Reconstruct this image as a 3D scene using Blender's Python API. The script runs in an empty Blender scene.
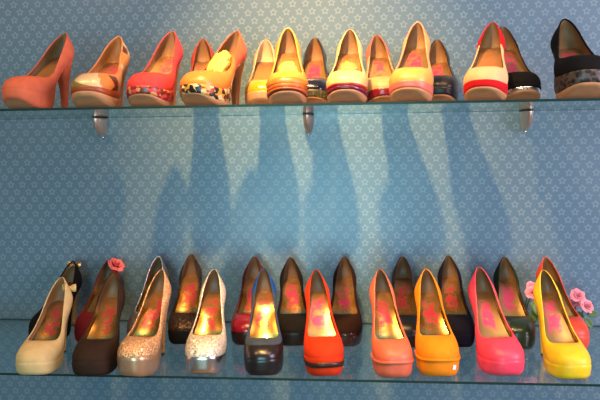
import bpy, bmesh, math, random
import numpy as np
from mathutils import Matrix, Vector
random.seed(4)
PI = math.pi
C = bpy.context.scene.collection
SC = bpy.context.scene

# ------------------------------------------------------------------ camera
# frame: x along the shelf, y away from the viewer (shelf front edge at y=0, wall at y=DEPTH), z up from eye level
DEPTH, ZU, ZL, GT = 0.404, 0.069, -0.4565, 0.0048      # wall, top of upper glass, top of lower glass, glass thickness
yaw, pitch, roll, fpx = 0.09078, 0.08835, -0.012987, 670.0
cam_d = bpy.data.cameras.new('camera'); cam = bpy.data.objects.new('camera', cam_d); C.objects.link(cam)
f = Vector((-math.sin(yaw)*math.cos(pitch), math.cos(yaw)*math.cos(pitch), -math.sin(pitch)))
r0 = Vector((math.cos(yaw), math.sin(yaw), 0)); u0 = r0.cross(f)
r = r0*math.cos(roll) + u0*math.sin(roll); u = -r0*math.sin(roll) + u0*math.cos(roll)
M4 = Matrix((r, u, -f)).transposed().to_4x4(); M4.translation = Vector((0, -1.25, 0))
cam.matrix_world = M4
cam_d.sensor_width = 36; cam_d.lens = fpx/600*36; cam_d.clip_start = 0.02
SC.camera = cam

# ------------------------------------------------------------------ world, lights, exposure
w = bpy.data.worlds.new('world'); SC.world = w; w.use_nodes = True
bg = w.node_tree.nodes['Background']; bg.inputs[0].default_value = (0.50, 0.62, 0.78, 1); bg.inputs[1].default_value = 0.20
def aim(o, target): o.rotation_euler = (Vector(target)-o.location).to_track_quat('-Z', 'Y').to_euler()
def spot(loc, target, power, col, ang, rad=0.018, blend=0.6):
    d = bpy.data.lights.new('ceiling_spotlight', 'SPOT'); d.energy = power; d.color = col
    d.spot_size = math.radians(ang); d.spot_blend = blend; d.shadow_soft_size = rad
    o = bpy.data.objects.new('ceiling_spotlight', d); C.objects.link(o); o.location = loc; aim(o, target)
def area(name, loc, target, sx, sy, power, col):
    d = bpy.data.lights.new(name, 'AREA'); d.shape = 'RECTANGLE'; d.size = sx; d.size_y = sy; d.energy = power; d.color = col
    o = bpy.data.objects.new(name, d); C.objects.link(o); o.location = loc; aim(o, target)
WARM = (1.0, 0.53, 0.18)
spot((-0.24, -0.37, 1.00), (-0.10, 0.30, 0.0), 180, WARM, 54, 0.024, 1.0)
spot((0.75, -0.75, 1.20), (0.45, 0.2, -0.25), 36, (1.0, 0.66, 0.40), 80, 0.25)
spot((-1.05, -0.75, 1.20), (-0.62, 0.2, -0.20), 46, WARM, 80, 0.25)
spot((0.0, -0.95, 1.35), (-0.05, -0.02, -0.45), 66, (1.0, 0.60, 0.27), 48, 0.05, 0.8)
area('shop_window_light', (-0.3, -3.2, -0.45), (-0.10, 0.4, -0.25), 1.3, 1.0, 44, (0.38, 0.86, 1.0))
area('side_window_light', (2.3, -1.2, 0.4), (0.5, 0.4, -0.12), 1.2, 1.4, 66, (0.95, 0.78, 1.0))
vs = SC.view_settings; vs.view_transform = 'Standard'; vs.look = 'None'; vs.gamma = 1; vs.use_curve_mapping = False
vs.exposure = 0.13

# ------------------------------------------------------------------ materials
def new_mat(name):
    m = bpy.data.materials.new(name); m.use_nodes = True
    return m, m.node_tree.nodes, m.node_tree.links, m.node_tree.nodes['Principled BSDF']
def N(nt, t, **kw):
    n = nt.nodes.new(t)
    for k, v in kw.items(): setattr(n, k, v)
    return n
def mth(nt, op, a, b=None, c=None, clamp=False):
    n = nt.nodes.new('ShaderNodeMath'); n.operation = op; n.use_clamp = clamp
    for i, x in enumerate((a, b, c)):
        if x is None: continue
        if isinstance(x, (int, float)): n.inputs[i].default_value = x
        else: nt.links.new(x, n.inputs[i])
    return n.outputs[0]
def ramp(nt, fac, stops, mode='LINEAR'):
    n = nt.nodes.new('ShaderNodeValToRGB'); n.color_ramp.interpolation = mode
    e = n.color_ramp.elements
    while len(e) < len(stops): e.new(0.5)
    for el, (p, c) in zip(e, stops): el.position = p; el.color = (*c, 1)
    if fac is not None: nt.links.new(fac, n.inputs[0])
    return n.outputs[0]
def objco(nt): return nt.nodes.new('ShaderNodeTexCoord').outputs['Object']
def noise(nt, vec, scale, detail=3):
    n = nt.nodes.new('ShaderNodeTexNoise'); n.inputs['Scale'].default_value = scale; n.inputs['Detail'].default_value = detail
    nt.links.new(vec, n.inputs['Vector']); return n
def vor(nt, vec, scale):
    n = nt.nodes.new('ShaderNodeTexVoronoi'); n.inputs['Scale'].default_value = scale
    nt.links.new(vec, n.inputs['Vector']); return n
def lin(*c): return tuple(((x/255+0.055)/1.055)**2.4 if x > 10 else x/255/12.92 for x in c)

def leather(name, col, rough=0.4, spec=0.5, grain=0.15, coat=0.0, metal=0.0):
    m, nd, lk, b = new_mat(name); nt = m.node_tree
    oc = objco(nt); n = noise(nt, oc, 60, 4)
    c2 = tuple(x*0.86 for x in col)
    lk.new(ramp(nt, n.outputs[0], [(0.35, c2), (0.65, col)]), b.inputs['Base Color'])
    b.inputs['Roughness'].default_value = rough; b.inputs['Specular IOR Level'].default_value = spec
    b.inputs['Coat Weight'].default_value = coat; b.inputs['Coat Roughness'].default_value = 0.12; b.inputs['Metallic'].default_value = metal
    if grain:
        v = noise(nt, oc, 900, 2); bp = N(nt, 'ShaderNodeBump'); bp.inputs['Strength'].default_value = grain; bp.inputs['Distance'].default_value = 0.0006
        lk.new(v.outputs[0], bp.inputs['Height']); lk.new(bp.outputs[0], b.inputs['Normal'])
    return m
def suede(name, col):
    m = leather(name, col, 0.85, 0.15, 0.3)
    b = m.node_tree.nodes['Principled BSDF']; b.inputs['Sheen Weight'].default_value = 0.25 if max(col) > 0.15 else 0.0; b.inputs['Sheen Tint'].default_value = (*col, 1)
    return m
def glitter(name, col, dark, scale=620, metal=0.85, rough=0.3, amt=0.9):
    m, nd, lk, b = new_mat(name); nt = m.node_tree; v = vor(nt, objco(nt), scale)
    sx = N(nt, 'ShaderNodeSeparateColor'); lk.new(v.outputs['Color'], sx.inputs[0])
    lk.new(ramp(nt, sx.outputs[0], [(0.0, dark), (0.55, col), (1.0, tuple(min(1, x*1.25) for x in col))]), b.inputs['Base Color'])
    b.inputs['Metallic'].default_value = metal; b.inputs['Roughness'].default_value = rough
    g = N(nt, 'ShaderNodeNewGeometry')
    s = N(nt, 'ShaderNodeVectorMath', operation='SUBTRACT'); lk.new(v.outputs['Color'], s.inputs[0]); s.inputs[1].default_value = (0.5, 0.5, 0.5)
    k = N(nt, 'ShaderNodeVectorMath', operation='SCALE'); lk.new(s.outputs[0], k.inputs[0]); k.inputs['Scale'].default_value = amt
    a = N(nt, 'ShaderNodeVectorMath', operation='ADD'); lk.new(g.outputs['Normal'], a.inputs[0]); lk.new(k.outputs[0], a.inputs[1])
    z = N(nt, 'ShaderNodeVectorMath', operation='NORMALIZE'); lk.new(a.outputs[0], z.inputs[0]); lk.new(z.outputs[0], b.inputs['Normal'])
    return m
def metal(name, col, rough=0.2):
    m, nd, lk, b = new_mat(name)
    b.inputs['Base Color'].default_value = (*col, 1); b.inputs['Metallic'].default_value = 1; b.inputs['Roughness'].default_value = rough
    return m
def patches(name, scale, stops, rough=0.4, metal_=0.0, stretch=(1, 1, 1), distort=0.0):
    """printed leather: cells or blotches in several colours"""
    m, nd, lk, b = new_mat(name); nt = m.node_tree
    mp = N(nt, 'ShaderNodeMapping'); mp.inputs['Scale'].default_value = stretch; lk.new(objco(nt), mp.inputs[0])
    v = vor(nt, mp.outputs[0], scale); sx = N(nt, 'ShaderNodeSeparateColor'); lk.new(v.outputs['Color'], sx.inputs[0])
    lk.new(ramp(nt, sx.outputs[0], stops, 'CONSTANT'), b.inputs['Base Color'])
    b.inputs['Roughness'].default_value = rough; b.inputs['Metallic'].default_value = metal_
    return m
def spots(name, base, spot_c, scale, lo=0.28, hi=0.42, rough=0.45):
    m, nd, lk, b = new_mat(name); nt = m.node_tree; oc = objco(nt)
    n = noise(nt, oc, 90, 2)
    mx = N(nt, 'ShaderNodeVectorMath', operation='SCALE'); lk.new(n.outputs['Color'], mx.inputs[0]); mx.inputs['Scale'].default_value = 0.012
    ad = N(nt, 'ShaderNodeVectorMath', operation='ADD'); lk.new(oc, ad.inputs[0]); lk.new(mx.outputs[0], ad.inputs[1])
    v = vor(nt, ad.outputs[0], scale)
    lk.new(ramp(nt, v.outputs['Distance'], [(lo, spot_c), (hi, base)]), b.inputs['Base Color'])
    b.inputs['Roughness'].default_value = rough
    return m
def insole_mat(name, gold, pink, teal, pink_amt=0.5, metal_=0.92, rough=0.2):
    """gold foil sock lining with a printed pink flower panel, greenish towards the ball"""
    m, nd, lk, b = new_mat(name); nt = m.node_tree; oc = objco(nt)
    sp = N(nt, 'ShaderNodeSeparateXYZ'); lk.new(oc, sp.inputs[0])
    n = noise(nt, oc, 75, 4); n2 = noise(nt, oc, 30, 2)
    # blossoms run along the middle of the sole (object y from the ball at about -0.03 to the seat at 0.08)
    oi = N(nt, 'ShaderNodeObjectInfo')
    sh = N(nt, 'ShaderNodeVectorMath', operation='SCALE'); lk.new(oi.outputs['Location'], sh.inputs[0]); sh.inputs['Scale'].default_value = 9.0
    ao = N(nt, 'ShaderNodeVectorMath', operation='ADD'); lk.new(oc, ao.inputs[0]); lk.new(sh.outputs[0], ao.inputs[1])
    for q in (n, n2): lk.new(ao.outputs[0], q.inputs['Vector'])
    wob = mth(nt, 'MULTIPLY', mth(nt, 'SUBTRACT', n2.outputs[0], 0.5), 0.05)
    ax = mth(nt, 'ABSOLUTE', mth(nt, 'ADD', sp.outputs[0], mth(nt, 'MULTIPLY', wob, 0.5)))
    xm = mth(nt, 'MULTIPLY', mth(nt, 'SUBTRACT', 0.0155, ax), 230.0, clamp=True)
    yw = mth(nt, 'ADD', sp.outputs[1], wob)
    yp = mth(nt, 'MULTIPLY', mth(nt, 'SUBTRACT', yw, 0.004), 70.0, clamp=True)
    ye = mth(nt, 'MULTIPLY', mth(nt, 'SUBTRACT', 0.072, yw), 60.0, clamp=True)
    k = mth(nt, 'MULTIPLY', mth(nt, 'MULTIPLY', xm, yp), ye)
    k = mth(nt, 'MULTIPLY', k, mth(nt, 'MULTIPLY', mth(nt, 'SUBTRACT', n.outputs[0], 0.58-pink_amt*0.25), 7.0, clamp=True), clamp=True)
    tg = mth(nt, 'MULTIPLY', mth(nt, 'SUBTRACT', 0.012, mth(nt, 'ABSOLUTE', mth(nt, 'SUBTRACT', sp.outputs[1], -0.004))), 90.0, clamp=True)
    tg = mth(nt, 'MULTIPLY', tg, mth(nt, 'MULTIPLY', mth(nt, 'SUBTRACT', n2.outputs[0], 0.36), 5.0, clamp=True), clamp=True)
    a = N(nt, 'ShaderNodeMixRGB'); a.inputs[1].default_value = (*gold, 1); a.inputs[2].default_value = (*teal, 1); lk.new(mth(nt, 'MULTIPLY', tg, 0.75), a.inputs[0])
    c = N(nt, 'ShaderNodeMixRGB'); lk.new(a.outputs[0], c.inputs[1]); c.inputs[2].default_value = (*pink, 1); lk.new(k, c.inputs[0])
    pad = mth(nt, 'MULTIPLY', mth(nt, 'SUBTRACT', sp.outputs[1], 0.034), 45.0, clamp=True)
    h = N(nt, 'ShaderNodeMixRGB'); lk.new(c.outputs[0], h.inputs[1]); h.inputs[2].default_value = (0.16, 0.082, 0.032, 1); lk.new(mth(nt, 'MULTIPLY', pad, mth(nt, 'SUBTRACT', 1.0, mth(nt, 'MULTIPLY', k, 0.6))), h.inputs[0])
    lk.new(h.outputs[0], b.inputs['Base Color'])
    lk.new(mth(nt, 'MULTIPLY', mth(nt, 'SUBTRACT', metal_, mth(nt, 'MULTIPLY', k, metal_*0.8)), mth(nt, 'SUBTRACT', 1.0, mth(nt, 'MULTIPLY', pad, 0.9))), b.inputs['Metallic'])
    b.inputs['Roughness'].default_value = rough
    return m

# wallpaper with rows of outlined five-pointed stars
def wallpaper():
    m, nd, lk, b = new_mat('star_wallpaper'); nt = m.node_tree
    sp = N(nt, 'ShaderNodeSeparateXYZ'); lk.new(objco(nt), sp.inputs[0])
    PX, PZ, X0, Z0 = 0.0314, 0.0189, STAR0[0], STAR0[1]
    vv = mth(nt, 'ADD', mth(nt, 'DIVIDE', mth(nt, 'SUBTRACT', sp.outputs[2], Z0), PZ), 200.5)
    row = mth(nt, 'FLOOR', vv)
    odd = mth(nt, 'MULTIPLY', mth(nt, 'MODULO', row, 2.0), 0.5)
    uu = mth(nt, 'ADD', mth(nt, 'ADD', mth(nt, 'DIVIDE', mth(nt, 'SUBTRACT', sp.outputs[0], X0), PX), 200.5), odd)
    px = mth(nt, 'MULTIPLY', mth(nt, 'SUBTRACT', mth(nt, 'FRACT', uu), 0.5), PX)
    pz = mth(nt, 'MULTIPLY', mth(nt, 'SUBTRACT', mth(nt, 'FRACT', vv), 0.5), PZ)
    pz = mth(nt, 'ADD', pz, 0.0004)
    rr = mth(nt, 'SQRT', mth(nt, 'ADD', mth(nt, 'MULTIPLY', px, px), mth(nt, 'MULTIPLY', pz, pz)))
    th = mth(nt, 'ADD', mth(nt, 'ARCTAN2', px, pz), 2*PI + PI/5)
    fold = mth(nt, 'ABSOLUTE', mth(nt, 'SUBTRACT', mth(nt, 'MODULO', th, 2*PI/5), PI/5))
    R, ri = 0.0080, 0.0043
    t = Vector((ri*math.cos(PI/5)-R, ri*math.sin(PI/5))).normalized(); nx, ny = t.y, -t.x
    qx = mth(nt, 'SUBTRACT', mth(nt, 'MULTIPLY', rr, mth(nt, 'COSINE', fold)), R)
    qy = mth(nt, 'MULTIPLY', rr, mth(nt, 'SINE', fold))
    d = mth(nt, 'ABSOLUTE', mth(nt, 'ADD', mth(nt, 'MULTIPLY', qx, nx), mth(nt, 'MULTIPLY', qy, ny)))
    line = mth(nt, 'SUBTRACT', 1.0, mth(nt, 'MULTIPLY', mth(nt, 'SUBTRACT', d, 0.0005), 800.0, clamp=True))
    n = noise(nt, objco(nt), 5, 2)
    base = ramp(nt, n.outputs[0], [(0.3, WALL_A), (0.7, WALL_B)])
    mx = N(nt, 'ShaderNodeMixRGB'); lk.new(line, mx.inputs[0]); lk.new(base, mx.inputs[1]); mx.inputs[2].default_value = (*WALL_STAR, 1)
    lk.new(mx.outputs[0], b.inputs['Base Color'])
    b.inputs['Roughness'].default_value = 0.33; b.inputs['Specular IOR Level'].default_value = 0.7
    return m
STAR0 = (-0.16235, 0.3314)
WALL_A, WALL_B, WALL_STAR = (0.094, 0.168, 0.222), (0.108, 0.186, 0.242), (0.185, 0.270, 0.318)

def glass_mat():
    m, nd, lk, b = new_mat('clear_shelf_glass'); nt = m.node_tree; nd.remove(b)
    lw = N(nt, 'ShaderNodeLayerWeight'); lw.inputs[0].default_value = 0.5
    fr = mth(nt, 'ADD', mth(nt, 'MULTIPLY', mth(nt, 'POWER', lw.outputs['Facing'], 5.0), 0.93), 0.04)
    tr = N(nt, 'ShaderNodeBsdfTransparent'); tr.inputs[0].default_value = (0.975, 0.99, 0.985, 1)
    gl = N(nt, 'ShaderNodeBsdfGlossy'); gl.inputs['Roughness'].default_value = 0.02; gl.inputs[0].default_value = (0.95, 1, 0.98, 1)
    mx = N(nt, 'ShaderNodeMixShader'); lk.new(fr, mx.inputs[0]); lk.new(tr.outputs[0], mx.inputs[1]); lk.new(gl.outputs[0], mx.inputs[2])
    lk.new(mx.outputs[0], nd['Material Output'].inputs[0])
    return m
def plain(name, col, rough=0.5, metal_=0.0):
    m, nd, lk, b = new_mat(name); b.inputs['Base Color'].default_value = (*col, 1); b.inputs['Roughness'].default_value = rough; b.inputs['Metallic'].default_value = metal_
    return m

# ------------------------------------------------------------------ helpers
def link(name, verts, faces, mats, parent=None, smooth=True, fmat=None):
    me = bpy.data.meshes.new(name); me.from_pydata([tuple(map(float, v)) for v in verts], [], faces); me.update()
    bm = bmesh.new(); bm.from_mesh(me); bmesh.ops.remove_doubles(bm, verts=bm.verts, dist=1e-6)
    bmesh.ops.recalc_face_normals(bm, faces=bm.faces); bm.to_mesh(me); bm.free()
    for m in (mats if isinstance(mats, (list, tuple)) else [mats]): me.materials.append(m)
    if fmat is not None and len(me.polygons) == len(fmat):
        for p, i in zip(me.polygons, fmat): p.material_index = i
    if smooth:
        for p in me.polygons: p.use_smooth = True
    o = bpy.data.objects.new(name, me); C.objects.link(o)
    if parent: o.parent = parent
    return o
def tag(o, label=None, cat=None, group=None, kind=None):
    if label: o['label'] = label
    if cat: o['category'] = cat
    if group: o['group'] = group
    if kind: o['kind'] = kind
    return o
def empty(name, loc, rz=0):
    o = bpy.data.objects.new(name, None); C.objects.link(o); o.location = loc; o.rotation_euler = (0, 0, rz); o.empty_display_size = 0.02
    return o
def grid_faces(rows, cols, close=False):
    fs = []
    for i in range(rows-1):
        for j in range(cols if close else cols-1):
            k = (j+1) % cols
            fs.append((i*cols+j, i*cols+k, (i+1)*cols+k, (i+1)*cols+j))
    return fs
def box(x0, x1, y0, y1, z0, z1):
    v = [(x, y, z) for x in (x0, x1) for y in (y0, y1) for z in (z0, z1)]
    return v, [(0, 1, 3, 2), (4, 6, 7, 5), (0, 4, 5, 1), (2, 3, 7, 6), (0, 2, 6, 4), (1, 5, 7, 3)]
def cr(P, n, mirror=True):
    """Catmull-Rom through P; first and last point lie on the mirror plane x=0"""
    P = np.asarray(P, float); k = len(P)
    a, z = P[1].copy(), P[-2].copy()
    if mirror: a[0] *= -1; z[0] *= -1
    else: a = 2*P[0]-P[1]; z = 2*P[-1]-P[-2]
    Q = np.vstack([a, P, z]); out = []
    for t in np.linspace(0, k-1, n+1):
        i = min(int(t), k-2); s = t-i; p0, p1, p2, p3 = Q[i:i+4]
        out.append(0.5*(2*p1+(p2-p0)*s+(2*p0-5*p1+4*p2-p3)*s*s+(3*p1-p0-3*p2+p3)*s**3))
    return np.array(out)
def smooth01(x): x = min(1, max(0, x)); return x*x*(3-2*x)
def tube(path, rad, seg=6, closed=False):
    P = [Vector(p) for p in path]; n = len(P); vs_, fs_ = [], []
    for i, p in enumerate(P):
        a = P[i-1] if (i or closed) else P[0]; b = P[(i+1) % n] if (i < n-1 or closed) else P[-1]
        t = (b-a).normalized(); up = Vector((0, 0, 1)) if abs(t.z) < 0.95 else Vector((1, 0, 0))
        s = t.cross(up).normalized(); q = s.cross(t)
        for k in range(seg):
            an = 2*PI*k/seg; vs_.append(p+(s*math.cos(an)+q*math.sin(an))*rad)
    for i in range(n if closed else n-1):
        for k in range(seg):
            j = (i+1) % n
            fs_.append((i*seg+k, i*seg+(k+1) % seg, j*seg+(k+1) % seg, j*seg+k))
    if not closed: fs_.append(tuple(range(seg))); fs_.append(tuple(range((n-1)*seg, n*seg)))
    return vs_, fs_

# ------------------------------------------------------------------ the setting: wall, shelves, brackets
v, fc = box(-1.9, 1.6, DEPTH, DEPTH+0.06, -1.5, 1.5)
tag(link('wall_back', v, fc, wallpaper(), smooth=False), 'blue wallpapered wall with rows of pale outlined stars', 'wall', kind='structure')
v, fc = box(-1.9, 1.6, -4.0, DEPTH+0.06, -1.56, -1.5)
tag(link('floor', v, fc, leather('warm_wood_floor', (0.30, 0.19, 0.11), 0.4, 0.4, 0), smooth=False), 'shop floor', 'floor', kind='structure')
v, fc = box(-1.9, 1.6, -4.0, DEPTH+0.06, 1.5, 1.56)
tag(link('ceiling', v, fc, plain('ceiling_paint', (0.7, 0.68, 0.64), 0.8), smooth=False), 'shop ceiling', 'ceiling', kind='structure')
GLASS = glass_mat(); EDGE = plain('green_glass_edge', (0.012, 0.035, 0.030), 0.15)
def glass_shelf(ztop, label):
    v, fc = box(-1.5, 1.3, 0.0, DEPTH-0.001, ztop-GT, ztop)
    o = link('glass_shelf', v, fc, [GLASS, EDGE], smooth=False)
    for p in o.data.polygons:
        p.material_index = 0 if abs(p.normal.z) > 0.5 else 1
    return tag(o, label, 'shelf', 'glass shelves')
glass_shelf(ZU, 'upper clear glass shelf seen edge-on, held by three metal brackets')
glass_shelf(ZL, 'lower clear glass shelf carrying two rows of high heels')
CHROME = metal('satin_steel', (0.86, 0.64, 0.52), 0.42); RUBBER = plain('black_rubber', (0.02, 0.02, 0.02), 0.5)
def bracket(x, ztop, label, grp):
    zb_ = ztop-GT
    e = empty('shelf_bracket', (x, DEPTH, zb_)); tag(e, label, 'bracket', grp)
    # lower jaw: a horn that swells forward under the glass and tapers to a point on the wall
    rows = []; H, D, W = 0.046, 0.058, 0.0125; ns = 20
    for i in range(ns+1):
        t = i/ns; z = -0.0022-H*t
        k = math.sqrt(max(0.0, 1-t**1.8)); d = 0.004+(D-0.004)*k; ww = W*(0.16+0.84*k**0.9)
        for j in range(17):
            a = PI*j/16; rows.append((-ww*math.cos(a), -0.0005-d*math.sin(a)**0.8, z))
    fs_ = grid_faces(ns+1, 17, True); fs_.append(tuple(range(17))); fs_.append(tuple(range(ns*17, ns*17+17)))
    j = link('lower_jaw', rows, fs_, CHROME, e)
    bm = bmesh.new(); bmesh.ops.create_uvsphere(bm, u_segments=12, v_segments=8, radius=0.0032)
    me = bpy.data.meshes.new('screw_tip'); bm.to_mesh(me); bm.free(); me.materials.append(metal_tip)
    for p in me.polygons: p.use_smooth = True
    o = bpy.data.objects.new('screw_tip', me); C.objects.link(o); o.parent = j; o.location = (0, -0.0065, -0.0022-H-0.001)
    pv = []
    for z in (-0.0022, 0.0):
        for q in range(17):
            a = PI*q/16; pv.append((-(W+0.0008)*math.cos(a), -0.0005-(D+0.001)*math.sin(a)**0.8, z))
    pf = grid_faces(2, 17, True)+[tuple(range(17)), tuple(range(17, 34))]
    link('rubber_pad', pv, pf, RUBBER, e, smooth=False)
    pv = []
    for i in range(7):
        t = i/6; z = GT+0.0004+0.018*t; k = math.sqrt(max(0.0, 1-t**2*0.96))
        for q in range(17):
            a = PI*q/16; pv.append((-W*(0.3+0.7*k)*math.cos(a), -0.0005-0.034*k*math.sin(a)**0.8, z))
    pf = grid_faces(7, 17, True)+[tuple(range(17)), tuple(range(6*17, 7*17))]
    link('upper_jaw', pv, pf, CHROME, e)
metal_tip = metal('bright_screw', (0.95, 0.93, 0.9), 0.1)
for x, wh in ((-0.647, 'left'), (-0.127, 'middle'), (0.3915, 'right')):
    bracket(x, ZU, {'left': 'pointed steel bracket under the upper shelf below the patchwork shoe',
                    'middle': 'pointed steel bracket under the upper shelf below the navy shoe',
                    'right': 'pointed steel bracket under the upper shelf below the black shoe with silver band'}[wh], 'brackets of the upper shelf')

# ------------------------------------------------------------------ shoe materials
TAN = leather('tan_sole', (0.50, 0.235, 0.10), 0.55, 0.3)
LIN_TAN = leather('tan_lining', (0.27, 0.135, 0.052), 0.5, 0.4)
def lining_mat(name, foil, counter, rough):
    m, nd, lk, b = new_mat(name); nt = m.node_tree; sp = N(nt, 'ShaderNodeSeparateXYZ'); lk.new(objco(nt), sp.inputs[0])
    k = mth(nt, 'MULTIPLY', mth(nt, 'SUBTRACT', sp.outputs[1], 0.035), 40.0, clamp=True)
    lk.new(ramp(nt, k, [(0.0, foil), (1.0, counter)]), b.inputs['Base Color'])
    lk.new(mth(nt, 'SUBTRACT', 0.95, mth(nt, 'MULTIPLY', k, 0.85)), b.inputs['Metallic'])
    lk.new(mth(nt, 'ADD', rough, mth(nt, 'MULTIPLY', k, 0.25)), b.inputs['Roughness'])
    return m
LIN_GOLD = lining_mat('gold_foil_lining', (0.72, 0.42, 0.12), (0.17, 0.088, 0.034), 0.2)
LIN_PALE = leather('pale_lining', (0.60, 0.42, 0.24), 0.5, 0.4)
INS_GOLD = insole_mat('gold_flower_insole', (0.34, 0.17, 0.04), (0.36, 0.022, 0.035), (0.10, 0.30, 0.16), 0.75)
INS_ROSE = insole_mat('rainbow_insole', (0.42, 0.22, 0.06), (0.42, 0.03, 0.09), (0.05, 0.34, 0.32), 0.9)
INS_PINK = insole_mat('pink_print_insole', (0.34, 0.20, 0.07), (0.55, 0.04, 0.12), (0.30, 0.32, 0.16), 0.9, 0.6, 0.3)
INS_TAN = insole_mat('tan_insole_pink_label', (0.42, 0.21, 0.07), (0.62, 0.06, 0.12), (0.34, 0.22, 0.12), 0.7, 0.25, 0.4)
INS_PLAIN = insole_mat('amber_insole', (0.46, 0.20, 0.055), (0.40, 0.16, 0.05), (0.40, 0.19, 0.07), 0.5, 0.3, 0.35)
HTIP = plain('heel_tip_rubber', (0.03, 0.025, 0.02), 0.6)

# ------------------------------------------------------------------ the pump
FEA = [(0, 0), (.0145, .0018), (.0270, .0100), (.0355, .0250), (.0400, .0450), (.0402, .0660), (.0345, .0920), (.0280, .1150), (.0250, .1380), (.0255, .1580), (.0235, .1760), (.0140, .1875), (0, .1900)]
TOP = [(0, .0580, .0335), (.0105, .0582, .0334), (.0200, .0598, .0328), (.0272, .0655, .0312), (.0308, .0755, .0292), (.0310, .0900, .0272), (.0282, .1060, .0265), (.0247, .1220, .0280), (.0214, .1380, .0312), (.0182, .1540, .0368), (.0130, .1720, .0462), (.0063, .1845, .0540), (0, .1870, .0564)]
SY = [.05, .07, .095, .12, .14, .155, .175, .19]; SV = [0, .025, .20, .48, .71, .855, .97, 1.0]
NH, NV = 44, 12
def pump(name, label, group, shelf, X, Y, yawd, heelz, sc, upper, plat=None, heel=None, lining=None, insole=None, sole=None, p=None, ts=None,
         quarter=None, kq=5.4, cap=None, kcap=3.4, vcap=0.62, bands=None, binding=None, flare=1.0):
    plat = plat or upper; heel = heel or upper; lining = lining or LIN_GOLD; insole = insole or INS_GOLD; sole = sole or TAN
    p = p or 0.031; ts = ts if ts is not None else (0.017 if shelf == 'U' else 0.007)
    a = math.radians(yawd); dx, dy = math.sin(a), math.cos(a)
    e = empty(name, (X+dx*0.065*sc, Y+dy*0.065*sc, (ZU if shelf == 'U' else ZL)+0.0002), -a)
    tag(e, label, 'shoe', group)
    hs = heelz/sc-0.056
    yy = np.linspace(SY[0], SY[-1], 60); sv = np.interp(yy, SY, SV)
    for _ in range(6): sv[1:-1] = (sv[:-2]+2*sv[1:-1]+sv[2:])/4
    def zf(y): return p+0.007*max(0, 1-y/0.05)**2 if y < 0.05 else p+(hs-p)*float(np.interp(y, yy, sv))
    def zb(y):
        z = ts*max(0, 1-y/0.058)**2
        k = smooth01((y-0.086)/0.014)
        return z*(1-k)+k*(zf(y)-0.005)
    def T3(v): return ((v[0])*sc, (v[1]-0.10)*sc, v[2]*sc)
    def full(h): m = h[1:-1][::-1].copy(); m[:, 0] *= -1; return np.vstack([h, m])
    Fh = cr(FEA, NH); Th = cr(TOP, NH); Fh[0, 0] = Fh[-1, 0] = Th[0, 0] = Th[-1, 0] = 0
    kk = np.linspace(0, 12, NH+1); kfull = np.concatenate([kk, kk[1:-1][::-1]])
    Fp = full(np.c_[Fh, [zf(y) for y in Fh[:, 1]]]); Tp = full(np.c_[Th[:, :2], [zf(y)+h for y, h in Th[:, 1:]]])
    NL = len(Fp)
    tg = np.roll(Fp, -1, 0)-np.roll(Fp, 1, 0); nrm = np.c_[tg[:, 1], -tg[:, 0]]; nrm /= np.linalg.norm(nrm, axis=1)[:, None]
    if nrm[NH//2, 0] < 0: nrm = -nrm
    G = np.zeros((NV+1, NL, 3))
    for j in range(NL):
        k = kfull[j]; g = 1-smooth01((k-1.0)/5.5); o = nrm[j]
        F, T = Fp[j], Tp[j]; hgt = T[2]-F[2]; hb = smooth01((k-7.0)/3.0)
        C1 = F.copy(); C1[:2] += o*(0.0016*g+0.0046*(1-g)+0.0034*hb); C1[2] += 0.0165*g+0.40*hgt*(1-g)
        C2 = T.copy(); dF = F[:2]-T[:2]
        C2[:2] += dF*(0.52*g+0.25*(1-g))+o*(0.0035*(1-g)+0.0022*hb); C2[2] += 0.0035*g-0.28*hgt*(1-g)
        for i in range(NV+1):
            t = i/NV
            G[i, j] = (1-t)**3*F+3*(1-t)**2*t*C1+3*(1-t)*t*t*C2+t**3*T
    du = np.roll(G, -1, 1)-np.roll(G, 1, 1); dv = np.gradient(G, axis=0)
    nn = np.cross(du, dv); nn /= np.maximum(1e-9, np.linalg.norm(nn, axis=2))[:, :, None]
    if np.sum(nn[NV//2, NH//2, 0]) < 0: nn = -nn
    IN = G-nn*0.0018
    # split the outer skin into upper / quarter / toe cap
    sel = {'upper': [], 'quarter': [], 'toe_cap': []}
    for i in range(NV):
        for j in range(NL):
            jn = (j+1) % NL; k = (kfull[j]+kfull[jn])/2; q = (i*NL+j, i*NL+jn, (i+1)*NL+jn, (i+1)*NL+j)
            y = (G[i, j, 1]+G[i, jn, 1])/2
            if cap and k < kcap+0.9*(1-i/NV) and i/NV < vcap: sel['toe_cap'].append(q)
            elif quarter and k > kq: sel['quarter'].append(q)
            else: sel['upper'].append(q)
    VO = [T3(v) for v in G.reshape(-1, 3)]; base = len(VO); VO += [T3(v) for v in IN[NV]]
    for j in range(NL):
        jn = (j+1) % NL; q = (NV*NL+j, NV*NL+jn, base+jn, base+j)
        sel['quarter' if quarter and (kfull[j]+kfull[jn])/2 > kq else 'upper'].append(q)
    parts = {}
    for nm, mt in (('upper', upper), ('quarter', quarter), ('toe_cap', cap)):
        if not sel[nm]: continue
        used = sorted({i for q in sel[nm] for i in q}); mp = {o_: i for i, o_ in enumerate(used)}
        parts[nm] = link(nm, [VO[i] for i in used], [tuple(mp[i] for i in q) for q in sel[nm]], mt, e)
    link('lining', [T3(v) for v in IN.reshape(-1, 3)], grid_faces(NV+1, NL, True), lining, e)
    if binding:
        tv, tf = tube([T3(v) for v in (G[NV]+IN[NV])/2], 0.0017*sc, 6, True)
        link('topline_binding', tv, tf, binding, parts['upper'])
    # insole
    fx, fy = Fh[:, 0], Fh[:, 1]; rows = []; ys = np.linspace(0.040, 0.1885, 40)
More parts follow.
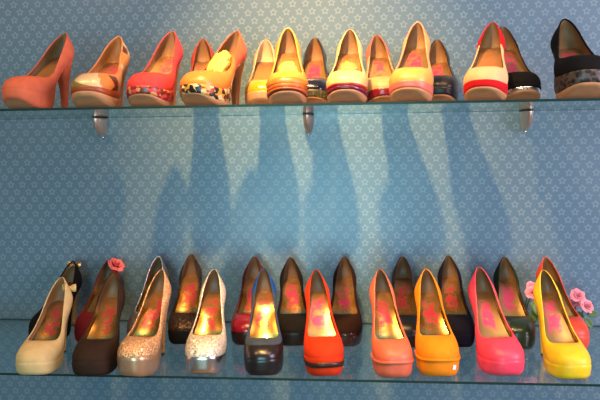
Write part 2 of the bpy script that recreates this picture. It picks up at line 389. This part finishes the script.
    for y in ys:
        wv = max(0.0015, float(np.interp(y, fy, fx))-0.0022)
        for q in np.linspace(-1, 1, 9): rows.append(T3((wv*q, y, zf(y)+0.0022+(0.0055-0.0045*smooth01((y-0.11)/0.04))*abs(q)**2.2)))
    link('insole', rows, grid_faces(40, 9), insole, e)
    # platform in one or more bands, from the feather line down
    prof = lambda t: 0.0006+0.0004*math.sin(PI*min(1, t*1.6))-0.0022*t-0.0048*max(0, (t-0.62)/0.38)**2.2
    def ring(t, extra=0.0):
        out = []
        for j in range(NL):
            F = Fp[j]; z0, z1 = zf(F[1]), zb(F[1]); thin = smooth01((F[1]-0.086)/0.016)
            o = prof(t)*(1-thin)+thin*(0.0008-0.003*t)+extra
            out.append((F[0]+nrm[j, 0]*o, F[1]+nrm[j, 1]*o, z0+(z1-z0)*t))
        return out
    segs = bands or [(1.0, plat, 'platform')]
    t0 = 0.0
    for t1, mt, nm in segs:
        ts_ = np.linspace(t0, t1, max(3, int(10*(t1-t0))+2)); rows = []
        for n_, t in enumerate(ts_):
            ex = -0.0008 if (n_ in (0, len(ts_)-1)) else 0.0004
            rows += [T3(v) for v in ring(t, ex)]
        link(nm, rows, grid_faces(len(ts_), NL, True), mt, e)
        t0 = t1
    # outsole across the underside
    R1 = ring(1.0, 0.0002); rows = []
    for j in range(NH+1):
        A = np.array(R1[j]); B = A.copy(); B[0] *= -1
        for q in np.linspace(0, 1, 7):
            P = A*(1-q)+B*q; P[2] -= 0.0001; rows.append(T3(P))
    ring0 = [T3(v) for v in ring(1.0, 0.0002)]; 
    link('outsole', rows, grid_faces(NH+1, 7), sole, e)
    # heel
    secs = [(0.0, .1655, .0245, .0245), (.10, .1672, .0222, .0218), (.22, .1705, .0172, .0168), (.38, .1735, .0125, .0122), (.58, .1745, .0094, .0094), (.78, .1735, .0076, .0078), (.93, .1725, .0070, .0070), (.965, .1723, .0070, .0070)]
    rows = []; S = 24; zt = zf(0.165)
    for t, yc, ry, rx in secs:
        for q in range(S):
            an = 2*PI*q/S; x = rx*flare*math.cos(an); y = yc+ry*flare*math.sin(an)
            if math.sin(an) < 0: y = yc+ry*flare*max(-0.85, math.sin(an))
            y = min(y, 0.1905)
            ztop = zf(min(0.19, y))-0.002; w_ = max(0, 1-t/0.38)
            rows.append(T3((x, y, (1-t)*(ztop*w_+zt*(1-w_)))))
    fs_ = grid_faces(len(secs), S, True); fs_.append(tuple(range(S))); fs_.append(tuple(range((len(secs)-1)*S, len(secs)*S)))
    ho = link('heel', rows, fs_, heel, e)
    rows = []
    zt_ = zt*(1-0.965)
    for z in (zt_, 0.0):
        for q in range(S):
            an = 2*PI*q/S; rows.append(T3((.0072*flare*math.cos(an), .1723+.0072*flare*max(-0.85, math.sin(an)), z)))
    link('heel_tip', rows, grid_faces(2, S, True)+[tuple(range(S)), tuple(range(S, 2*S))], HTIP, ho, smooth=False)
    e['_'] = 0; del e['_']
    info = dict(e=e, T3=T3, zf=zf, zb=zb, ring=ring, G=G, nrm=nrm, Fp=Fp, hs=hs, NL=NL, kfull=kfull, nn=nn, sc=sc, parts=parts)
    return info
def front_strap(s, t0, t1, mt, name='strap', kmax=5.6, lift=0.0016):
    """a band laid round the front of the platform"""
    js = [j for j in range(s['NL']) if s['kfull'][j] <= kmax]; js = [j for j in js if j > s['NL']//2]+[j for j in js if j <= s['NL']//2]
    rows = []
    for t, ex in ((t0, 0), (t0, lift), ((t0+t1)/2, lift*1.25), (t1, lift), (t1, 0)):
        R_ = s['ring'](t, ex); rows += [s['T3'](R_[j]) for j in js]
    return link(name, rows, grid_faces(5, len(js)), mt, s['e'])
def vamp_strap(s, v0, v1, mt, name='strap', kmax=4.5, lift=0.0014):
    G, nn = s['G'], s['nn']; js = [j for j in range(s['NL']) if s['kfull'][j] <= kmax]; js = [j for j in js if j > s['NL']//2]+[j for j in js if j <= s['NL']//2]
    rows = []
    n = 6
    for i in range(n+1):
        fi = (v0+(v1-v0)*i/n)*NV; i0 = min(int(fi), NV-1); fr = fi-i0; ex = 0 if i in (0, n) else lift
        for j in js:
            P = G[i0, j]*(1-fr)+G[i0+1, j]*fr+(nn[i0, j]*(1-fr)+nn[i0+1, j]*fr)*ex
            rows.append(s['T3'](P))
    return link(name, rows, grid_faces(n+1, len(js)), mt, s['e'])
def bow(s, mt, size=0.02, knot_mt=None, y=0.186, dz=0.050, name='bow', xo=0.0, tilt=0.0):
    """a small ribbon bow at the back of the topline"""
    zc = s['hs']+dz; vs_, fs_ = [], []
    for sg in (-1, 1):
        b0 = len(vs_); n = 14
        for i in range(n):
            t = 2*PI*i/n; lx = size*(0.5-0.5*math.cos(t)); lz = size*0.34*math.sin(t)*(0.4+0.6*(0.5-0.5*math.cos(t)))
            wv = size*(0.16+0.30*(0.5-0.5*math.cos(t)))
            for q in (-1, 1):
                vs_.append(s['T3']((xo+sg*lx, y+0.004+lz*0.6+q*0.0+0.3*lz, zc+lz*0.55+q*wv+tilt*lx*sg)))
        for i in range(n):
            j = (i+1) % n; fs_.append((b0+2*i, b0+2*i+1, b0+2*j+1, b0+2*j))
    o = link(name, vs_, fs_, mt, s['e'])
    md = o.modifiers.new('thick', 'SOLIDIFY'); md.thickness = 0.0012; md.offset = 0
    kv, kf = [], []
    for i in range(7):
        ph = PI*i/6
        for j in range(10):
            th = 2*PI*j/10; kv.append(s['T3']((xo+size*0.17*math.sin(ph)*math.cos(th), y+0.005+size*0.2*math.sin(ph)*math.sin(th), zc+size*0.24*math.cos(ph))))
    link('knot', kv, grid_faces(7, 10, True), knot_mt or mt, o)
    return o
def petals(center, R, layers=((0.28, 3), (0.55, 5), (0.85, 6), (1.0, 7)), normal=(0, -0.6, 0.8), seed=1):
    """vertices and faces of a full rose bloom"""
    rnd = random.Random(seed); nz = Vector(normal).normalized(); q = nz.to_track_quat('Z', 'Y'); vs_, fs_ = [], []
    for li, (rr, cnt) in enumerate(layers):
        for c in range(cnt):
            a0 = 2*PI*(c+0.5*li)/cnt+rnd.uniform(-.2, .2); wd = 2*PI/cnt*0.72; b0 = len(vs_); op = rr
            for i in range(6):
                t = i/5
                for j in range(7):
                    s_ = (j-3)/3; an = a0+s_*wd*math.sin(PI*(0.15+0.62*t))
                    rad = R*rr*(0.12+0.88*t**0.8)*(1+0.10*t*t*op)*(1-0.10*s_*s_*t)
                    h = R*(1.05-0.62*op)*(t**0.75)*(1-0.28*s_*s_*t)-R*0.25*op*max(0, t-0.75)*2+R*0.05*math.sin(5*an)*t
                    vs_.append(Vector(center)+q @ Vector((rad*math.cos(an), rad*math.sin(an), h)))
            fs_ += [tuple(b0+k for k in fq) for fq in grid_faces(6, 7)]
    return vs_, fs_

LOW, UPP = 'high heels on the lower shelf', 'high heels on the upper shelf'
def P(*a, **k): return pump('platform_pump', *a, **k)

# --- lower shelf, front row ------------------------------------------------------------
m_beige = suede('beige_suede', (0.62, 0.44, 0.19))
s = P('beige suede platform pump with a small bow behind its heel, far left', LOW, 'L', -0.647, 0.000, -3.5, 0.164, 1.001, m_beige, lining=LIN_TAN, p=0.026)
bow(s, m_beige, 0.015, dz=0.032, xo=0.016, y=0.181)
m_brown = suede('dark_brown_suede', (0.03, 0.015, 0.008))
P('plain dark brown suede pump standing between the beige and the champagne glitter pumps', LOW, 'L', -0.531, 0.001, -3.3, 0.173, 1.030, m_brown, p=0.028)
g_champ = glitter('champagne_glitter', (0.78, 0.44, 0.20), (0.36, 0.17, 0.07), metal=0.4, amt=1.0); m_champ = leather('champagne_satin', (0.680, 0.407, 0.231), 0.3, 0.5, 0.0, metal=0.7)
P('champagne gold glitter pump with a smooth satin platform', LOW, 'L', -0.444, 0.003, 6.6, 0.184, 0.930, g_champ, m_champ, heel=g_champ, p=0.042)
g_silver = glitter('silver_glitter', (0.86, 0.74, 0.55), (0.46, 0.38, 0.27), metal=0.35, amt=1.0); m_mirror = metal('mirror_silver', (0.92, 0.80, 0.70), 0.24)
P('silver glitter pump with a mirror-bright silver platform', LOW, 'L', -0.311, 0.025, -3.6, 0.179, 0.986, g_silver, m_mirror, heel=g_silver, p=0.036)
m_slate = suede('slate_blue_suede', (0.046, 0.068, 0.100)); m_patent = leather('black_patent', (0.012, 0.009, 0.008), 0.32, 0.5, 0, coat=0.2); m_cobalt = suede('cobalt_suede', (0.010, 0.058, 0.240))
P('slate blue pump with a shiny black toe cap and black platform', LOW, 'L', -0.192, 0.022, -6.8, 0.184, 0.953, m_slate, leather('black_satin', (0.014, 0.012, 0.011), 0.3), heel=m_cobalt,
  quarter=m_cobalt, kq=8.6, cap=m_patent, kcap=4.3, vcap=0.56, p=0.034)
m_red = suede('orange_red_suede', (0.656, 0.039, 0.007)); m_dkstrap = leather('dark_brown_strap', (0.040, 0.015, 0.007), 0.35)
s = P('bright orange-red suede pump with a thin dark strap round its platform', LOW, 'L', -0.071, 0.025, -10.4, 0.181, 0.937, m_red, insole=INS_PINK, p=0.04)
front_strap(s, 0.25, 0.52, m_dkstrap)
m_coral = leather('coral_leather', (0.720, 0.144, 0.067), 0.45)
s = P('coral pink leather pump with a pleated fold above its platform', LOW, 'L', 0.063, 0.024, -9.6, 0.183, 0.930, m_coral, p=0.037)
front_strap(s, 0.03, 0.20, m_coral, 'pleat', 5.2, 0.0018)
m_orange = suede('amber_orange_suede', (0.86, 0.25, 0.01))
s = P('amber orange suede pump with a tiny white tag on its platform', LOW, 'L', 0.150, 0.036, -4.3, 0.179, 0.996, m_orange, p=0.037)
front_strap(s, 0.03, 0.18, m_orange, 'pleat', 5.2, 0.0018)
j = 60; R_ = s['ring'](0.36, 0.0016); R2 = s['ring'](0.62, 0.0016)
jj = [5, 6, 7]
tv = [s['T3'](R_[q]) for q in jj]+[s['T3'](R2[q]) for q in jj]
link('paper_tag', tv, grid_faces(2, len(jj)), plain('white_paper', (0.9, 0.85, 0.7), 0.6), s['e'])
m_pink = leather('hot_pink_leather', (0.9, 0.055, 0.11), 0.42)
P('hot pink smooth leather platform pump', LOW, 'L', 0.275, 0.048, -8.1, 0.181, 1.030, m_pink, insole=INS_PINK, p=0.029)
m_yellow = leather('bright_yellow_leather', (0.88, 0.6, 0.012), 0.42)
P('bright yellow leather platform pump in front of the pink roses', LOW, 'L', 0.397, 0.034, -6.2, 0.180, 0.956, m_yellow, insole=INS_PINK, p=0.029)

# --- lower shelf, back row -------------------------------------------------------------
m_blk = suede('black_suede', (0.005, 0.0045, 0.0045)); m_blkl = leather('black_leather', (0.006, 0.005, 0.005), 0.38)
m_goldp = metal('gold_piping', (0.85, 0.6, 0.28), 0.3); m_goldheel = leather('pale_gold_heel', (0.576, 0.331, 0.127), 0.4, metal=0.4)
s = P('black suede pump with a gold bow and gold heel, behind the beige pump', LOW, 'L', -0.728, 0.210, 1.8, 0.16, 1.00, m_blk, heel=m_goldheel, binding=m_blk, lining=LIN_TAN)
bow(s, m_goldp, 0.018, dz=0.046)
m_dkred = suede('dark_red_suede', (0.176, 0.012, 0.014)); m_rosette = leather('coral_ribbon', (0.80, 0.15, 0.13), 0.5)
s = P('dark red suede pump with a coral rosette on its heel', LOW, 'L', -0.62, 0.212, -3.2, 0.166, 1.00, m_dkred)
pv, pf = petals(s['T3']((0.014, 0.186, s['hs']+0.038)), 0.021, normal=(0.5, -0.35, 0.75), seed=5)
ro = link('rosette', pv, pf, m_rosette, s['e'])
g_gun = glitter('gunmetal_glitter', (0.42, 0.34, 0.26), (0.05, 0.04, 0.035), amt=0.7)
P('dull gunmetal glitter pump half hidden behind the champagne glitter pump', LOW, 'L', -0.495, 0.210, -2.8, 0.174, 1.00, g_gun, binding=glitter('silver_piping', (0.9, 0.85, 0.75), (0.3, 0.3, 0.3), 900))
g_blk = glitter('black_gold_glitter', (0.055, 0.030, 0.016), (0.006, 0.005, 0.004), metal=0.6, rough=0.35, amt=0.7)
P('black-brown glitter pump behind the silver glitter pump', LOW, 'L', -0.399, 0.212, -7.5, 0.18, 1.00, g_blk, m_blk, heel=m_blk)
m_crim = leather('crimson_patent', (0.256, 0.005, 0.016), 0.2, coat=0.6); m_oxb = leather('oxblood', (0.018, 0.004, 0.004), 0.3)
P('crimson patent pump with a near-black platform, behind the slate blue pump', LOW, 'L', -0.254, 0.212, -2.5, 0.174, 1.00, m_crim, m_oxb, heel=m_oxb, quarter=suede('dark_wine', (0.080, 0.009, 0.013)), kq=6.2)
m_char = suede('charcoal_suede', (0.01, 0.009, 0.009))
P('charcoal suede pump with rainbow insole, between the slate blue and orange-red pumps', LOW, 'L', -0.15, 0.212, -8.2, 0.172, 1.00, m_char, m_blkl, insole=INS_ROSE)
m_choc = leather('chocolate_patent', (0.034, 0.009, 0.005), 0.22, coat=0.7)
P('glossy chocolate brown pump behind the orange-red pump', LOW, 'L', -0.039, 0.212, -0.2, 0.174, 1.00, suede('chocolate_suede', (0.022, 0.008, 0.005)), m_choc, heel=m_choc, insole=INS_ROSE)
P('black pump mostly hidden behind the coral and amber orange pumps', LOW, 'L', 0.099, 0.212, 0.2, 0.175, 1.00, m_blkl)
m_nvy = suede('navy_suede', (0.005, 0.005, 0.016))
P('dark navy suede pump between the amber orange and hot pink pumps', LOW, 'L', 0.209, 0.219, 0.2, 0.176, 1.00, m_nvy)
m_green = leather('bottle_green_leather', (0.01, 0.028, 0.008), 0.3, coat=0.3)
P('bottle green pump behind the hot pink pump', LOW, 'L', 0.337, 0.212, 1.0, 0.174, 1.00, suede('dark_green_suede', (0.012, 0.022, 0.01)), m_green, cap=m_green, kcap=5.5, vcap=0.99, insole=INS_PINK)
m_tomato = leather('tomato_red_leather', (0.680, 0.061, 0.021), 0.42)
P('tomato red pump behind the bright yellow pump', LOW, 'L', 0.45, 0.211, -6.0, 0.175, 1.00, m_tomato, lining=LIN_TAN, insole=INS_PINK)

# --- upper shelf ------------------------------------------------------------------------
m_salmon = suede('salmon_suede', (0.720, 0.151, 0.067))
P('plain salmon suede pump at the left end of the upper shelf', UPP, 'U', -0.664, 0.031, 10, 0.171, 1.0, m_salmon, lining=LIN_TAN, insole=INS_PLAIN)
m_patch = patches('patchwork_print', 47, [(0.0, (0.66, 0.25, 0.05)), (0.28, (0.26, 0.20, 0.04)), (0.5, (0.80, 0.52, 0.26)), (0.68, (0.12, 0.03, 0.012)), (0.84, (0.62, 0.24, 0.06))], 0.28, 0.15)
m_rust = leather('rust_leather', (0.336, 0.062, 0.012), 0.4)
P('patchwork pump in gold, cream and brown with a rust band', UPP, 'U', -0.522, 0.031, 0, 0.161, 1.05, m_patch, m_rust, heel=leather('caramel', (0.496, 0.186, 0.044), 0.4), lining=leather('orange_lining', (0.50, 0.20, 0.05), 0.45), insole=INS_TAN,
  bands=[(0.42, m_rust, 'platform_band'), (1.0, TAN, 'platform')], binding=leather('caramel_edge', (0.600, 0.252, 0.069), 0.4))
m_rose = suede('rose_red_suede', (0.624, 0.046, 0.049))
m_flor = patches('red_floral_print', 160, [(0.0, (0.30, 0.012, 0.015)), (0.3, (0.60, 0.05, 0.05)), (0.55, (0.10, 0.03, 0.02)), (0.72, (0.50, 0.25, 0.07)), (0.82, (0.42, 0.05, 0.06))], 0.3)
P('rose red suede pump with a red floral printed platform', UPP, 'U', -0.413, 0.033, 4, 0.169, 1.02, m_rose, m_flor, lining=LIN_TAN, insole=INS_TAN, heel=TAN,
  bands=[(0.72, m_flor, 'platform_band'), (1.0, TAN, 'platform')])
P('brick red pump hidden behind the orange pump with the blossom platform', UPP, 'U', -0.344, 0.21, -11.8, 0.177, 1.00, suede('brick_red_suede', (0.400, 0.053, 0.033)), lining=LIN_TAN, insole=INS_TAN)
m_flame = leather('flame_orange_leather', (0.736, 0.196, 0.029), 0.35)
m_bloss = patches('blossom_print', 135, [(0.0, (0.012, 0.010, 0.008)), (0.32, (0.58, 0.46, 0.20)), (0.48, (0.48, 0.24, 0.03)), (0.62, (0.26, 0.04, 0.02)), (0.76, (0.66, 0.56, 0.34)), (0.86, (0.03, 0.018, 0.010))], 0.35)
s5 = P('shiny orange pump stuffed with yellow paper, on a black and cream blossom platform', UPP, 'U', -0.307, 0.033, 17, 0.166, 1.05, m_flame, m_bloss, lining=LIN_TAN, insole=INS_PLAIN, heel=leather('umber_heel', (0.240, 0.089, 0.029), 0.5),
  bands=[(0.75, m_bloss, 'platform_band'), (1.0, TAN, 'platform')], quarter=leather('coral_orange', (0.704, 0.101, 0.036), 0.4), kq=7.0)
m_must = leather('mustard_satin', (0.720, 0.343, 0.013), 0.25, coat=0.4)
P('mustard yellow pump with a pale platform, behind the striped pump', UPP, 'U', -0.211, 0.212, -4.8, 0.173, 1.00, m_must, leather('pale_tan', (0.576, 0.305, 0.142), 0.5), lining=LIN_PALE, insole=INS_PLAIN, quarter=LIN_PALE, kq=6)
m_lemon = leather('golden_yellow_leather', (0.704, 0.294, 0.036), 0.35); m_cinn = leather('cinnamon_leather', (0.440, 0.088, 0.014), 0.4); m_ox2 = leather('dark_maroon_leather', (0.120, 0.008, 0.008), 0.35)
s7 = P('golden yellow pump with stacked orange, cinnamon and maroon bands', UPP, 'U', -0.138, 0.028, -4.8, 0.166, 0.95, m_lemon, lining=LIN_TAN, insole=INS_PLAIN, binding=leather('yellow_edge', (0.736, 0.401, 0.067), 0.4),
  bands=[(0.30, m_cinn, 'platform_band'), (0.62, m_ox2, 'platform_band'), (1.0, TAN, 'platform')], heel=m_cinn)
front_strap(s7, 0.30, 0.50, m_cinn, 'cinnamon_band', 5.0, 0.0012)
vamp_strap(s7, 0.02, 0.30, leather('orange_band_leather', (0.640, 0.170, 0.024), 0.35), 'vamp_band', 5.0, 0.0012)
m_nvl = leather('navy_patent', (0.008, 0.008, 0.024), 0.2, coat=0.5)
P('navy pump with a bronze-green platform, above the middle bracket', UPP, 'U', -0.103, 0.207, -1.0, 0.173, 1.00, m_nvl, spots('bronze_green_print', (0.05, 0.05, 0.012), (0.25, 0.16, 0.03), 160), lining=LIN_TAN, insole=INS_PINK,
  bands=[(0.72, bpy.data.materials['bronze_green_print'], 'platform_band'), (1.0, TAN, 'platform')])
m_cream = leather('cream_leather', (0.704, 0.501, 0.198), 0.38); m_plum = leather('plum_leather', (0.128, 0.006, 0.032), 0.25, coat=0.4); m_crim2 = leather('crimson_leather', (0.336, 0.007, 0.015), 0.3)
s9 = P('cream pump with crimson and plum bands under the toe', UPP, 'U', -0.026, 0.028, 2.2, 0.16, 0.95, m_cream, lining=LIN_TAN, insole=INS_PLAIN, heel=m_plum, bands=[(0.26, m_crim2, 'platform_band'), (0.60, m_plum, 'platform_band'), (1.0, TAN, 'platform')])
m_peach = leather('peach_leather', (0.656, 0.323, 0.139), 0.4); m_mar = leather('maroon_satin', (0.192, 0.007, 0.017), 0.25, coat=0.4)
P('peach pump with a maroon platform, between the cream and the yellow and pink pumps', UPP, 'U', 0.051, 0.207, -4.5, 0.176, 1.00, m_peach, m_mar, lining=LIN_TAN, insole=INS_TAN, heel=m_blkl,
  quarter=suede('pink_suede', (0.576, 0.142, 0.105)), kq=8.0, bands=[(0.75, m_mar, 'platform_band'), (1.0, TAN, 'platform')])
m_ochre = leather('ochre_leather', (0.656, 0.349, 0.075), 0.36); m_sal2 = leather('salmon_pink_leather', (0.704, 0.159, 0.108), 0.4)
s11 = P('ochre yellow pump with salmon pink platform band and heel', UPP, 'U', 0.093, 0.032, 10.0, 0.172, 1.00, m_ochre, lining=LIN_TAN, insole=INS_PINK, quarter=m_sal2, kq=9.5, heel=m_sal2, binding=leather('peach_edge', (0.720, 0.293, 0.159), 0.4),
  bands=[(0.60, m_sal2, 'platform_band'), (1.0, TAN, 'platform')])
P('black-brown pump half hidden behind the ochre yellow pump', UPP, 'U', 0.166, 0.207, 4.8, 0.161, 1.00, leather('black_brown_leather', (0.014, 0.01, 0.006), 0.35), m_blkl, lining=LIN_TAN, insole=INS_PINK, heel=m_blkl,
  bands=[(0.72, m_blkl, 'platform_band'), (1.0, TAN, 'platform')])
m_scar = suede('scarlet_suede', (0.576, 0.009, 0.014)); m_ivory = suede('ivory_suede', (0.680, 0.451, 0.223))
P('ivory suede pump with scarlet heel counter and scarlet platform band', UPP, 'U', 0.229, 0.031, 16.0, 0.167, 0.97, m_ivory, lining=LIN_TAN, insole=INS_PLAIN, quarter=m_scar, kq=7.9, heel=m_scar,
  bands=[(0.62, m_scar, 'platform_band'), (1.0, TAN, 'platform')])
m_silv = metal('brushed_silver', (0.80, 0.74, 0.68), 0.22)
P('black suede pump with a thin silver band, beside the ivory and scarlet pump', UPP, 'U', 0.321, 0.132, -4.2, 0.174, 0.95, m_blk, lining=LIN_TAN, insole=INS_PINK, bands=[(0.30, m_blk, 'platform_band'), (0.62, m_silv, 'silver_band'), (1.0, TAN, 'platform')])
m_leop = spots('leopard_print', (0.085, 0.050, 0.033), (0.006, 0.004, 0.004), 105, 0.40, 0.55)
P('black suede pump with a leopard print platform, right end of the upper shelf', UPP, 'U', 0.409, 0.033, 4.0, 0.173, 1.12, m_blk, lining=LIN_TAN, insole=INS_PINK, heel=m_blk, binding=m_blk, bands=[(0.72, m_leop, 'platform_band'), (1.0, TAN, 'platform')], p=0.038)

# --- crumpled paper in three of the upper shoes -------------------------------------------
m_tis = leather('yellow_tissue', (0.95, 0.62, 0.10), 0.6, 0.3, 0.0)
m_tis.node_tree.nodes['Principled BSDF'].inputs['Subsurface Weight'].default_value = 0.1
def tissue(s, label, rx, ry, rz, yc, mt, seed, dz=0.004):
    rnd = random.Random(seed); bm = bmesh.new(); bmesh.ops.create_icosphere(bm, subdivisions=5, radius=1)
    dirs = [(Vector((rnd.gauss(0, 1), rnd.gauss(0, 1), rnd.gauss(0, 1))).normalized(), rnd.uniform(4, 9), rnd.uniform(0, 6)) for _ in range(9)]
    sl = (s['zf'](yc+0.01)-s['zf'](yc-0.01))/0.02
    for v in bm.verts:
        d = sum(abs(math.sin(v.co.dot(q)*k+ph)) for q, k, ph in dirs)/9-0.62
        d += 0.5*(sum(abs(math.sin(v.co.dot(q)*k*2.6+ph*2)) for q, k, ph in dirs)/9-0.62)
        v.co *= 1+0.62*d
        v.co = Vector((v.co.x*rx, v.co.y*ry, v.co.z*rz+v.co.y*ry*sl*0.9))
    me = bpy.data.meshes.new('tissue_paper'); bm.to_mesh(me); bm.free(); me.materials.append(mt)
    for p in me.polygons: p.use_smooth = True
    o = bpy.data.objects.new('tissue_paper', me); C.objects.link(o)
    e = s['e']; e_m = Matrix.Translation(e.location) @ Matrix.Rotation(e.rotation_euler.z, 4, 'Z')
    o.matrix_world = e_m @ Matrix.Translation(Vector(s['T3']((0, yc, s['zf'](yc)+rz+dz))))
    tag(o, label, 'paper', 'crumpled paper stuffed in shoes')
tissue(s5, 'yellow crumpled paper stuffed in the shiny orange pump', .0195, .034, .020, .106, m_tis, 3, 0.006)
tissue(s7, 'yellow crumpled paper stuffed in the golden yellow banded pump', .0185, .020, .015, .094, m_tis, 7, 0.007)
tissue(s9, 'crumpled golden paper stuffed in the cream pump', .0180, .020, .013, .097, leather('golden_paper', (0.80, 0.40, 0.10), 0.4, metal=0.3), 11, 0.007)

# --- artificial roses behind the yellow pump -----------------------------------------------
m_petal = leather('pink_rose_petal', (0.85, 0.30, 0.36), 0.6, 0.3, 0.0); m_leaf = leather('rose_leaf', (0.07, 0.16, 0.035), 0.5); m_stem = leather('rose_stem', (0.06, 0.12, 0.03), 0.6)
def rose_spray(label, blooms, leaves, root):
    e = empty('artificial_rose_spray', root); tag(e, label, 'flowers', 'artificial roses on the lower shelf')
    R0 = Vector(root)
    for i, (c, R, nrm_) in enumerate(blooms):
        c = Vector(c)-R0
        pv, pf = petals(c, R, normal=nrm_, seed=20+i); b = link('bloom', pv, pf, m_petal, e)
        n_ = Vector(nrm_).normalized(); a_ = c-n_*0.002
        tv, tf = tube([a_, a_*0.7+Vector((0, 0.012, -0.004)), a_*0.35+Vector((0, 0.008, 0)), Vector((0, 0, 0.002))], 0.0016)
        link('stem', tv, tf, m_stem, e)
    for (c, d, ln) in leaves:
        c = Vector(c)-R0; d = Vector(d).normalized(); sd = d.cross(Vector((0, -1, 0.2))).normalized(); up = sd.cross(d); rows = []
        for i in range(9):
            t = i/8; wv = ln*0.30*math.sin(PI*min(1, t*0.94+0.04))**0.8
            for q in (-1, -0.5, 0, 0.5, 1): rows.append(c+d*ln*t+sd*wv*q+up*(abs(q)*wv*0.35-0.12*ln*t*t))
        o = link('leaf', rows, grid_faces(9, 5), m_leaf, e)
        md = o.modifiers.new('thick', 'SOLIDIFY'); md.thickness = 0.0006
zL = ZL
rose_spray('pink artificial roses with green leaves to the right of the tomato red pump',
    [((0.491, .305, zL+.094), .0165, (0.1, -0.8, 0.6)), ((0.506, .290, zL+.074), .0165, (0.4, -0.7, 0.5)), ((0.495, .325, zL+.075), .014, (-0.1, -0.7, 0.6))],
    [((0.507, .285, zL+.058), (0.9, -0.3, 0.15), .024), ((0.501, .280, zL+.050), (0.55, -0.4, -0.75), .026), ((0.49, .3, zL+.06), (0.6, -0.3, -0.6), .02)], (0.505, .345, zL+0.0005))
rose_spray('pink artificial roses with dark leaves between the bottle green and bright yellow pumps',
    [((0.389, .300, zL+.102), .0150, (-0.1, -0.8, 0.5)), ((0.392, .325, zL+.110), .013, (0.3, -0.8, 0.3))],
    [((0.390, .288, zL+.088), (0.0, -0.4, -0.8), .028), ((0.392, .285, zL+.085), (0.15, -0.4, -0.85), .032), ((0.387, .285, zL+.066), (0.1, -0.3, -0.9), .030), ((0.394, .288, zL+.072), (0.4, -0.3, -0.8), .028)], (0.385, .365, zL+0.0005))
